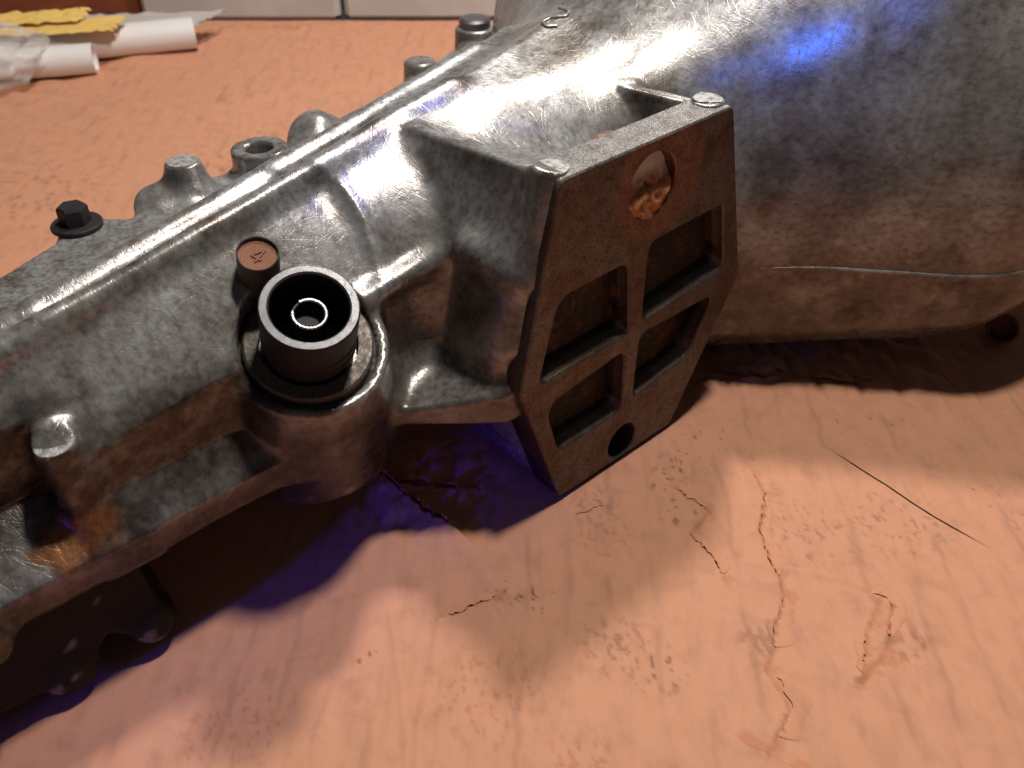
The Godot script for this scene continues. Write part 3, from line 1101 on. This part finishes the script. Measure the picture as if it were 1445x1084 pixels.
func build_speedo(h: Node3D) -> void:
	var a := AX.normalized()
	var right := Vector3(1, 0, 0)
	var f := frame_up(RING, a, right)
	# collar pressed into the boss
	obj("collar", lathe([Vector2(0.0290, -0.0045), Vector2(0.0287, 0.0012), Vector2(0.0277, 0.0022), Vector2(0.0218, 0.0026), Vector2(0.0216, -0.003)], 80), M.bronze, h, f)
	# the sleeve: threads low down, turned lip at the mouth
	var sl := obj("speedometer_sleeve", lathe([Vector2(0.0200, -0.004), Vector2(0.0200, 0.004), Vector2(0.0207, 0.0048), Vector2(0.0207, 0.0075), Vector2(0.0199, 0.0083), Vector2(0.0199, 0.010), Vector2(0.0207, 0.0108), Vector2(0.0207, 0.0135), Vector2(0.0200, 0.0143), Vector2(0.0200, 0.017), Vector2(0.0208, 0.018), Vector2(0.0209, 0.0318), Vector2(0.0203, 0.0325)], 96), M.dark, h, f)
	obj("lip", lathe([Vector2(0.0203, 0.0325), Vector2(0.0174, 0.0327), Vector2(0.0167, 0.0318)], 96), M.lip, sl)
	obj("bore", lathe([Vector2(0.0167, 0.0318), Vector2(0.0163, -0.010), Vector2(0.0080, -0.012), Vector2(0.0072, -0.012), Vector2(0.0, -0.012)], 96), M.bore, sl)
	# end of the drive shaft in the bore, its broken bright rim
	var sh := obj("shaft_end", lathe([Vector2(0.0074, -0.010), Vector2(0.0074, 0.0262), Vector2(0.0066, 0.0262), Vector2(0.0060, 0.020), Vector2(0.0, 0.020)], 64), M.bore, sl)
	var ring := PackedVector3Array()
	for k in 73:
		var th := lerpf(deg_to_rad(-95.0), deg_to_rad(222.0), k / 72.0)
		ring.append(Vector3(cos(th) * 0.0070, 0.0265 + 0.00012 * sin(k * 2.1), sin(th) * 0.0070) * Vector3(1.0 + 0.012 * sin(k * 1.7), 1, 1.0 + 0.012 * sin(k * 2.6)))
	obj("bright_rim", tube(ring, 0.00075, 7), M.chrome, sl)
	# cup plug with its stamped number
	var g := frame_up(PLUG, a, right)
	var pl := obj("cup_plug", lathe([Vector2(0.0090, -0.024), Vector2(0.0091, -0.003), Vector2(0.0090, -0.0003), Vector2(0.00865, 0.0), Vector2(0.0083, -0.0003), Vector2(0.0081, -0.0018)], 56, Color.WHITE, 0.012), M.bronze, h, g)
	obj("plug_face", lathe([Vector2(0.0082, -0.0018), Vector2(0.004, -0.0021), Vector2(0.0, -0.0022)], 48), M.copper, pl)
	var tm := TextMesh.new()
	tm.text = "4"
	var sf := SystemFont.new()
	sf.font_names = PackedStringArray(["Droid Sans"])
	tm.font = sf
	tm.font_size = 32
	tm.pixel_size = 0.0095 / 32.0
	tm.depth = 0.0006
	# lay the figure on the face, its top away from the viewer
	var tilt := Basis(Vector3.UP, deg_to_rad(-22.0)) * Basis(Vector3.UP, deg_to_rad(-42.0)) * Basis(Vector3.RIGHT, deg_to_rad(-90.0))
	obj("stamped_number", tm, M.copper, pl, Transform3D(tilt, Vector3(0, -0.0019, 0)))

# ------------------------------------------------------------------ the bench
var tears := []
var marks := []
var wave: FastNoiseLite
var ripple: FastNoiseLite
var inkn: FastNoiseLite

func seg_info(p: Vector2, path: PackedVector2Array) -> Vector2:   # (distance, signed side)
	var best := 1e9
	var side := 1.0
	for i in path.size() - 1:
		var a := path[i]
		var e := path[i + 1] - a
		var w := p - a
		var t := clampf(w.dot(e) / e.length_squared(), 0.0, 1.0)
		var q := w - e * t
		if q.length_squared() < best:
			best = q.length_squared()
			side = signf(e.cross(w))
	return Vector2(sqrt(best), side)

func paper_height(p: Vector2) -> float:
	var h := 0.0008 * wave.get_noise_2dv(p) + 0.00025 * ripple.get_noise_2dv(p)
	# flattened where the casting's feet press, crumpled under its belly
	var cr := smoothstep(0.06, 0.02, p.distance_to(Vector2(-0.05, -0.365)))
	if cr > 0.0:
		h += cr * 0.0035 * (absf(ripple.get_noise_2d(p.x * 0.55 + p.y * 0.25, p.y * 0.3 + 3.0)) * 2.0 - 0.25)
	var cr2 := smoothstep(0.10, 0.03, Vector2((p.x - 0.19) * 0.6, p.y + 0.48).length())
	if cr2 > 0.0:
		h += cr2 * 0.0035 * (absf(ripple.get_noise_2d(p.x * 0.4 + 9.0, p.y * 0.3)) * 2.0 - 0.25)
	for t in tears:
		if not (t.box as Rect2).has_point(p):
			continue
		var jag := Vector2(ripple.get_noise_2d(p.y * 3.0, p.x * 3.0), ripple.get_noise_2d(p.x * 3.0 + 7.0, p.y * 3.0)) * float(t.jag)
		var s := seg_info(p + jag, t.path)
		if t.fold:
			h += t.h * exp(-s.x * s.x / (t.w * t.w))
		elif s.y > 0.0:
			h += t.h * exp(-s.x / t.w)
		else:
			h -= 0.0003 * exp(-s.x / 0.003)
	return h

func add_tear(list: Array, h: float, w: float, fold := false, flip := false, jag := 0.0016) -> void:
	var path := PackedVector2Array()
	for k in range(0, list.size(), 2):
		path.append(Vector2(list[k], list[k + 1]))
	if flip:
		path.reverse()
	var box := Rect2(path[0], Vector2.ZERO)
	for q in path:
		box = box.expand(q)
	tears.append({"path": path, "h": h, "w": w, "fold": fold, "jag": jag, "box": box.grow(w * 4.0 + 0.004)})

func paper_colour(p: Vector2) -> Color:
	var c := Vector3.ONE
	var b := inkn.get_noise_2d(p.x * 1.7, p.y * 0.8)
	# smudges of grease and specks of grit
	for m in marks:
		var d: float = p.distance_to(m[0])
		if d < m[1] * 1.6:
			var k := smoothstep(m[1] * 1.3, m[1] * 0.4, d)
			var s := 0.8 * smoothstep(m[3] + 0.06, m[3] + 0.26, b) * k
			c = c.lerp(m[2], s)
	# the board's flutes show through as faint grey scuffs
	var lane := absf(fposmod(p.x + 0.06 * p.y + 0.003 * wave.get_noise_2d(p.x * 3.0, p.y * 3.0), 0.0215) - 0.01075)
	var scuff := smoothstep(0.0022, 0.0008, lane) * smoothstep(-0.05, 0.35, ripple.get_noise_2d(p.x * 0.5, p.y * 0.16))
	c = c.lerp(Vector3(0.74, 0.74, 0.78), 0.55 * scuff)
	for t in tears:
		if t.fold or not (t.box as Rect2).has_point(p):
			continue
		var jag := Vector2(ripple.get_noise_2d(p.y * 3.0, p.x * 3.0), ripple.get_noise_2d(p.x * 3.0 + 7.0, p.y * 3.0)) * float(t.jag)
		var s := seg_info(p + jag, t.path)
		var wide: float = t.w * (0.75 + 1.1 * ripple.get_noise_2d(p.x * 1.3, p.y * 1.3))
		if s.y < 0.0:
			c = c.lerp(Vector3(0.90, 0.78, 0.68), 0.75 * smoothstep(wide, wide - 0.0015, s.x))
		c = c.lerp(Vector3(0.55, 0.45, 0.40), 0.5 * smoothstep(0.0013, 0.0003, s.x) * smoothstep(-0.15, 0.25, ripple.get_noise_2d(p.x * 0.5, p.y * 0.5)))
	return Color(c.x, c.y, c.z)

func build_bench() -> void:
	wave = FastNoiseLite.new()
	wave.seed = 12
	wave.frequency = 7.0
	wave.fractal_octaves = 3
	ripple = FastNoiseLite.new()
	ripple.seed = 18
	ripple.frequency = 60.0
	ripple.fractal_octaves = 3
	inkn = FastNoiseLite.new()
	inkn.seed = 77
	inkn.frequency = 110.0
	inkn.fractal_gain = 0.65
	inkn.fractal_octaves = 4
	add_tear([0.139, -0.375, 0.141, -0.359, 0.132, -0.33, 0.133, -0.315, 0.135, -0.299, 0.134, -0.286, 0.127, -0.273, 0.122, -0.257, 0.116, -0.245, 0.123, -0.227, 0.113, -0.212], 0.0016, 0.007)
	add_tear([0.091, -0.365, 0.108, -0.348, 0.095, -0.33, 0.105, -0.313, 0.107, -0.301], 0.0012, 0.006)
	add_tear([0.177, -0.29, 0.188, -0.286, 0.175, -0.257, 0.159, -0.242], 0.0014, 0.006)
	add_tear([0.159, -0.242, 0.17, -0.269, 0.182, -0.288], 0.0012, 0.005, false, true)
	add_tear([0.175, -0.255, 0.182, -0.231, 0.187, -0.195], 0.0007, 0.0016, true, false, 0.0)
	add_tear([-0.06, -0.281, -0.051, -0.242, -0.042, -0.19], 0.0006, 0.0014, true, false, 0.0)
	add_tear([-0.035, -0.275, -0.006, -0.29, -0.008, -0.286], 0.0012, 0.005)
	add_tear([0.12, -0.311, 0.171, -0.299, 0.192, -0.277], 0.0006, 0.002, true, false, 0.001)
	add_tear([-0.076, -0.376, -0.054, -0.351, -0.031, -0.333], 0.004, 0.010)
	add_tear([-0.065, -0.365, -0.029, -0.365], 0.003, 0.008)
	add_tear([0.105, -0.457, 0.17, -0.468, 0.20, -0.457], 0.003, 0.010)
	add_tear([0.10, -0.21, 0.135, -0.19], 0.0011, 0.006)
	add_tear([-0.60, -0.90, -0.495, -1.027, -0.385, -1.197, -0.276, -1.21], 0.006, 0.02)
	add_tear([-0.365, -0.921, -0.253, -0.989, -0.132, -1.039], 0.002, 0.006, true)
	var ink := Vector3(0.22, 0.20, 0.22)
	var rusty := Vector3(0.82, 0.70, 0.63)
	var grey := Vector3(0.62, 0.62, 0.66)
	marks = [[Vector2(0.068, -0.247), 0.014, ink, 0.16], [Vector2(-0.001, -0.290), 0.012, ink, 0.2], [Vector2(0.012, -0.288), 0.010, ink, 0.24], [Vector2(-0.067, -0.253), 0.007, ink, 0.1],
		[Vector2(0.093, -0.382), 0.012, ink, 0.12], [Vector2(0.086, -0.37), 0.010, ink, 0.18], [Vector2(0.092, -0.348), 0.013, ink, 0.14], [Vector2(0.264, -0.359), 0.012, ink, 0.24], [Vector2(0.045, -0.352), 0.016, grey, -0.05],
		[Vector2(0.186, -0.262), 0.014, grey, -0.1], [Vector2(0.115, -0.262), 0.010, grey, -0.2], [Vector2(0.05, -0.26), 0.02, grey, 0.0], [Vector2(0.03, -0.20), 0.02, rusty, 0.02], [Vector2(-0.01, -0.235), 0.03, rusty, 0.1],
		[Vector2(0.125, -0.268), 0.006, Vector3(0.5, 0.6, 0.7), -0.1], [Vector2(0.21, -0.34), 0.03, grey, 0.14], [Vector2(0.16, -0.33), 0.03, grey, 0.16], [Vector2(0.12, -0.40), 0.03, ink, 0.3], [Vector2(0.30, -0.33), 0.04, grey, 0.15],
		[Vector2(0.22, -0.42), 0.03, ink, 0.32], [Vector2(-0.12, -0.22), 0.03, rusty, 0.12], [Vector2(0.05, -0.33), 0.02, rusty, 0.1], [Vector2(-0.31, -0.955), 0.012, rusty, -0.1], [Vector2(-0.23, -0.80), 0.10, grey, 0.12], [Vector2(-0.45, -0.72), 0.10, grey, 0.15]]
	var xs := PackedFloat32Array()
	var zs := PackedFloat32Array()
	var x := -1.5
	while x < 1.6:
		xs.append(x)
		x += 0.0014 if x > -0.14 and x < 0.32 else (0.004 if x > -0.45 and x < 0.55 else 0.03)
	var z := -1.246
	while z < 0.35:
		zs.append(z)
		z += 0.0014 if z > -0.48 and z < -0.16 else (0.005 if z > -0.9 and z < -0.1 else 0.012)
	var b := MB.new()
	for zz in zs:
		for xx in xs:
			var p := Vector2(xx, zz)
			b.v.append(Vector3(xx, paper_height(p), zz))
			b.n.append(Vector3.UP)
			b.c.append(paper_colour(p))
	var n := xs.size()
	for j in zs.size() - 1:
		for i in n - 1:
			var q := j * n + i
			b.idx.append_array(PackedInt32Array([q, q + 1, q + n + 1, q, q + n + 1, q + n]))
	# clockwise from above
	var paper := obj("paper_covering", b.done(true), M.paper, self)
	for q in [[[0.141, -0.361, 0.134, -0.338, 0.133, -0.315, 0.1345, -0.302], 0.010, 0.0009, 1], [[0.1345, -0.288, 0.128, -0.274, 0.122, -0.260], 0.011, 0.0009, 2], [[0.121, -0.243, 0.124, -0.228, 0.115, -0.214], 0.012, 0.0009, 3],
		[[0.095, -0.330, 0.104, -0.314, 0.1065, -0.303], 0.008, 0.0008, 4], [[0.178, -0.290, 0.187, -0.286, 0.179, -0.266], 0.009, 0.0008, 5], [[0.160, -0.244, 0.168, -0.266], 0.007, 0.001, 6],
		[[-0.075, -0.374, -0.055, -0.353, -0.034, -0.335], 0.016, 0.006, 7], [[-0.066, -0.366, -0.048, -0.368, -0.030, -0.362], 0.012, 0.006, 8], [[-0.033, -0.276, -0.008, -0.289], 0.008, 0.0006, 9], [[0.093, -0.366, 0.107, -0.349], 0.006, 0.0006, 10],
		[[0.13, -0.475, 0.16, -0.468, 0.185, -0.476], 0.016, 0.0035, 11], [[0.195, -0.465, 0.215, -0.458, 0.235, -0.464], 0.014, 0.003, 12], [[0.035, -0.345, 0.05, -0.352], 0.005, 0.0006, 13]]:
		obj("torn_flap", torn_flap(q[0], q[1], q[2], q[3]), M.paper, paper)
	paper.set_meta("kind", "structure")
	paper.set_meta("label", "tan wrapping paper spread over the bench, scuffed and torn")

# a curled strip of the paper's top layer along a tear
func torn_flap(list: Array, width: float, height: float, sd: int) -> ArrayMesh:
	var cv := Curve2D.new()
	for k in range(0, list.size(), 2):
		var i := k / 2
		var p := Vector2(list[k], list[k + 1])
		var a := Vector2(list[maxi(k - 2, 0)], list[maxi(k - 2, 0) + 1])
		var e := mini(k + 2, list.size() - 2)
		var tg := (Vector2(list[e], list[e + 1]) - a) / 6.0
		cv.add_point(p, -tg, tg)
	var f := FastNoiseLite.new()
	f.seed = sd * 13
	f.frequency = 130.0
	f.fractal_octaves = 3
	var b := MB.new()
	var len := cv.get_baked_length()
	var n := int(len / 0.0007)
	var cols := 7
	for lay in 2:
		for i in n + 1:
			var d := len * i / n
			var p := cv.sample_baked(d, true)
			var q := cv.sample_baked(minf(d + 0.001, len), true) - cv.sample_baked(maxf(d - 0.001, 0.0), true)
			var o := Vector2(q.y, -q.x).normalized()
			var fade := clampf(minf(i, n - i) / (0.18 * n), 0.0, 1.0)
			fade = sqrt(fade)
			var jag := 0.0022 * f.get_noise_1d(d)
			var w := width * fade * (0.75 + 0.6 * f.get_noise_2d(d * 0.35, 4.0))
			var h := height * fade * (0.55 + 0.9 * absf(f.get_noise_2d(d * 0.3, 9.0)))
			for j in cols:
				var t := float(j) / (cols - 1)
				var g := p + o * (jag * (1.0 - t) * fade + w * t)
				var y := paper_height(g) + h * (1.0 - t) * (1.0 - t) * (1.0 - 0.5 * (1.0 - t)) * 1.6 + 0.0003 - 0.0002 * lay - 0.0006 * smoothstep(0.8, 1.0, t)
				b.vert(Vector3(g.x, y, g.y), Vector3.UP if lay == 0 else Vector3.DOWN, Color(1.0, 0.99, 0.97) if lay == 0 else Color(0.8, 0.75, 0.7))
	var row := (n + 1) * cols
	for lay in 2:
		for i in n:
			for j in cols - 1:
				var k := lay * row + i * cols + j
				b.quad(k, k + 1, k + cols + 1, k + cols)
	return b.done(true)

# ------------------------------------------------------------------ behind the bench
func rounded_box(s: Vector3, r: float) -> ArrayMesh:
	var b := MB.new()
	var h := s * 0.5 - Vector3.ONE * r
	# a sphere of a few rings pulled out to the box's corners
	var ring := 17
	for i in 9:
		var ph := PI * i / 8.0 - PI / 2
		for k in ring:
			var th := TAU * k / 16.0
			var d := Vector3(cos(ph) * cos(th), sin(ph), cos(ph) * sin(th))
			var sg := Vector3(1 if cos(th + 0.001) > 0 else -1, 1 if ph > 0.0001 else -1, 1 if sin(th + 0.001) > 0 else -1)
			b.vert(d * r + sg * h, d)
	for i in 8:
		for k in ring - 1:
			b.quad(i * ring + k, i * ring + k + 1, (i + 1) * ring + k + 1, (i + 1) * ring + k)
	return b.done()

func box_mesh(s: Vector3, bev := 0.004) -> ArrayMesh:
	var st := SurfaceTool.new()
	st.begin(Mesh.PRIMITIVE_TRIANGLES)
	var b := MB.new()
	var h := s * 0.5
	for ax in 3:
		for sg in [-1.0, 1.0]:
			var nn := Vector3.ZERO
			nn[ax] = sg
			var u := (ax + 1) % 3
			var w := (ax + 2) % 3
			var ids := []
			for q in [[-1, -1], [1, -1], [1, 1], [-1, 1]]:
				var p := Vector3.ZERO
				p[ax] = sg * h[ax]
				p[u] = q[0] * (h[u] - bev)
				p[w] = q[1] * (h[w] - bev)
				ids.append(b.vert(p, nn))
			b.quad(ids[0], ids[1], ids[2], ids[3])
	# bevels along the twelve edges
	for ax in 3:
		var u := (ax + 1) % 3
		var w := (ax + 2) % 3
		for su in [-1.0, 1.0]:
			for sw in [-1.0, 1.0]:
				var nn := Vector3.ZERO
				nn[u] = su
				nn[w] = sw
				var ids := []
				for e in [[-1.0, 0], [1.0, 0], [1.0, 1], [-1.0, 1]]:
					var p := Vector3.ZERO
					p[ax] = e[0] * (h[ax] - bev)
					p[u] = su * (h[u] if e[1] == 0 else h[u] - bev)
					p[w] = sw * (h[w] - bev if e[1] == 0 else h[w])
					ids.append(b.vert(p, nn.normalized()))
				b.quad(ids[0], ids[1], ids[2], ids[3])
	return b.done()

func build_background() -> void:
	var white := std(Color(0.62, 0.62, 0.62), 0.6, 0.0)
	var wn := noise_tex(256, 0.01, 4, [[0.0, 0.86], [1.0, 1.0]], 91)
	white.albedo_texture = wn
	tri_map(white, Vector3.ONE * 2.0)
	var board := std(Color(0.36, 0.10, 0.04), 0.7, 0.0)
	board.albedo_texture = noise_tex(256, 0.02, 5, [[0.0, 0.75], [1.0, 1.0]], 92)
	tri_map(board, Vector3(2, 9, 2))
	var o := obj("brown_board", box_mesh(Vector3(1.0, 0.35, 0.02)), board, self, Transform3D(Basis(), Vector3(-0.99, 0.175, -1.273)))
	tag(o, "red-brown board standing upright behind the paper rolls at the left", "board")
	o = obj("white_panel", box_mesh(Vector3(0.262, 0.36, 0.05), 0.006), white, self, Transform3D(Basis(), Vector3(-0.359, 0.18, -1.27)))
	tag(o, "pale grey-white panel behind the bench, next to the red-brown board", "panel", "white panels behind the bench")
	o = obj("white_panel", box_mesh(Vector3(1.9, 0.36, 0.05), 0.006), white, self, Transform3D(Basis(), Vector3(0.728, 0.18, -1.272)))
	tag(o, "wide pale grey-white panel behind the bench, beyond the far flange bosses", "panel", "white panels behind the bench")
	# rolls of white paper
	var wp := std(Color(0.80, 0.79, 0.79), 0.5, 0.0)
	wp.backlight_enabled = true
	wp.backlight = Color(0.25, 0.25, 0.25)
	var r1 := thing("paper_roll", "longer white paper roll at the back left, yellow strips lying over it", "paper roll", Vector3.ZERO, "white paper rolls")
	roll(r1, Vector3(-0.385, 0.019, -1.128), Vector3(-0.86, 0.019, -0.965), 0.018, wp)
	var r2 := thing("paper_roll", "shorter white paper roll nearest the clear plastic bag", "paper roll", Vector3.ZERO, "white paper rolls")
	roll(r2, Vector3(-0.475, 0.0175, -1.04), Vector3(-0.90, 0.0175, -0.93), 0.0165, wp)
	# grey sheet that lies over the long roll's far side
	var grey := std(Color(0.50, 0.46, 0.45), 0.6, 0.0)
	var sh := obj("grey_sheet", sheet(Vector3(-0.80, 0.036, -1.05), Vector3(0.425, -0.005, -0.072), Vector3(0.02, 0.002, -0.055), 0.003, 6), grey, self)
	tag(sh, "grey sheet of paper behind the longer white roll", "paper sheet")
	var yel := std(Color(0.80, 0.55, 0.16), 0.55, 0.0)
	var y1 := obj("yellow_strip", sheet(Vector3(-0.84, 0.041, -0.995), Vector3(0.385, 0.001, -0.071), Vector3(0.008, 0.006, -0.034), 0.004, 7), yel, self)
	tag(y1, "crinkled yellow paper strip on the grey sheet, the longer and lower one", "paper strip", "yellow paper strips")
	var y2 := obj("yellow_strip", sheet(Vector3(-0.84, 0.048, -1.01), Vector3(0.345, 0.002, -0.066), Vector3(0.006, 0.007, -0.026), 0.005, 8), yel, self)
	tag(y2, "crinkled yellow paper strip lying on top of the longer yellow strip", "paper strip", "yellow paper strips")
	# crumpled clear bag
	var bagm := StandardMaterial3D.new()
	bagm.albedo_color = Color(0.93, 0.91, 0.9, 0.30)
	bagm.transparency = BaseMaterial3D.TRANSPARENCY_ALPHA
	bagm.roughness = 0.3
	var bag := obj("plastic_bag", bag_mesh(), bagm, self, Transform3D(Basis(), Vector3(-0.585, 0.0, -1.005)))
	tag(bag, "crumpled clear plastic bag at the left edge in front of the white rolls", "plastic bag")

func roll(parent: Node3D, a: Vector3, b: Vector3, r: float, m: Material) -> void:
	var len := a.distance_to(b)
	var prof := [Vector2(r * 0.9, len - 0.06), Vector2(r * 0.92, len), Vector2(r, len), Vector2(r * 1.02, len * 0.5), Vector2(r * 0.97, 0.0)]
	obj("outer_wrap", lathe(prof, 40, Color.WHITE, 0.03), m, parent, frame_up(b, a - b, Vector3.UP))
	obj("inner_turns", lathe([Vector2(r * 0.55, len - 0.03), Vector2(r * 0.6, len - 0.006), Vector2(r * 0.74, len - 0.006), Vector2(r * 0.74, len - 0.05)], 36, Color.WHITE, 0.06), m, parent, frame_up(b, a - b, Vector3.UP))

func sheet(o: Vector3, du: Vector3, dv: Vector3, amp: float, sd: int) -> ArrayMesh:
	var f := FastNoiseLite.new()
	f.seed = sd
	f.frequency = 14.0
	var b := MB.new()
	var nu := 60
	var nv := 12
	for side in [0.0, -0.0006]:
		for j in nv + 1:
			for i in nu + 1:
				var u := float(i) / nu
				var v := float(j) / nv
				var p := o + du * u + dv * (v + 0.10 * f.get_noise_2d(u * 1.4, 0.3) * (1.0 if j == nv else 0.4))
				p.y += amp * (absf(f.get_noise_2d(u * 0.9, v * 0.3)) * 1.6 - 0.4) + side
				if i == nu:
					p -= du * 0.03 * absf(f.get_noise_2d(v * 2.0, 5.0))
				b.vert(p, Vector3.UP if side == 0.0 else Vector3.DOWN)
	var n := (nu + 1) * (nv + 1)
	for s in 2:
		for j in nv:
			for i in nu:
				var q := s * n + j * (nu + 1) + i
				b.quad(q, q + 1, q + nu + 2, q + nu + 1)
	return b.done(true)

func bag_mesh() -> ArrayMesh:
	var f := FastNoiseLite.new()
	f.seed = 33
	f.frequency = 11.0
	f.fractal_octaves = 2
	f.noise_type = FastNoiseLite.TYPE_CELLULAR
	f.cellular_return_type = FastNoiseLite.RETURN_DISTANCE
	var b := MB.new()
	var nu := 70
	var nv := 36
	for j in nv + 1:
		for i in nu + 1:
			var th := TAU * i / nu
			var ph := PI * j / nv
			var d := Vector3(sin(ph) * cos(th), cos(ph), sin(ph) * sin(th))
			var r := 1.0 + 0.42 * f.get_noise_3dv(d * 0.22)
			var p := Vector3(d.x * 0.085, 0.0, d.z * 0.075) * r
			p.y = maxf(0.032 + d.y * 0.042 * r, 0.003 + 0.002 * absf(d.x))
			b.vert(p, d)
	for j in nv:
		for i in nu:
			var q := j * (nu + 1) + i
			b.quad(q, q + 1, q + nu + 2, q + nu + 1)
	return b.done(true)

# ------------------------------------------------------------------ small things on the paper
func build_small_things() -> void:
	# rusty hollow fitting lying under the bell at the right edge
	var rust := std(Color(0.17, 0.075, 0.045), 0.7, 0.4)
	rust.albedo_texture = noise_tex(256, 0.04, 4, [[0.0, 0.6], [1.0, 1.0]], 95)
	tri_map(rust, Vector3.ONE * 20.0)
	var p := world(Vector3(0.320, 0.017, 0.095))
	var ft := thing("pipe_fitting", "rusty hollow pipe fitting lying under the bell at the right edge", "pipe fitting", p)
	var dir := Vector3(-0.42, 0.45, 0.80)
	obj("barrel", lathe([Vector2(0.0075, -0.07), Vector2(0.0075, -0.012), Vector2(0.0098, -0.009), Vector2(0.0102, -0.001), Vector2(0.0096, 0.0), Vector2(0.0082, 0.0)], 40), rust, ft, frame_up(Vector3.ZERO, dir))
	obj("bore", lathe([Vector2(0.0082, 0.0), Vector2(0.0078, -0.006), Vector2(0.0, -0.0065)], 40), rust, ft, frame_up(Vector3.ZERO, dir))
	# long dark hair
	var pts := PackedVector3Array()
	var cv := Curve3D.new()
	var ctl := [Vector2(0.187, -0.398), Vector2(0.211, -0.368), Vector2(0.23, -0.343), Vector2(0.251, -0.32)]
	for k in ctl.size():
		var tg: Vector2 = (ctl[mini(k + 1, 3)] - ctl[maxi(k - 1, 0)]) / 6.0
		cv.add_point(Vector3(ctl[k].x, 0, ctl[k].y), Vector3(-tg.x, 0, -tg.y), Vector3(tg.x, 0, tg.y))
	for k in 40:
		var q := cv.sample_baked(cv.get_baked_length() * k / 39.0)
		pts.append(Vector3(q.x, paper_height(Vector2(q.x, q.z)) + 0.0005, q.z))
	var hair := obj("hair", tube(pts, 0.00030, 6, true), std(Color(0.05, 0.02, 0.012), 0.5, 0.0), self)
	tag(hair, "long thin dark hair lying on the tan paper right of the pad", "hair")
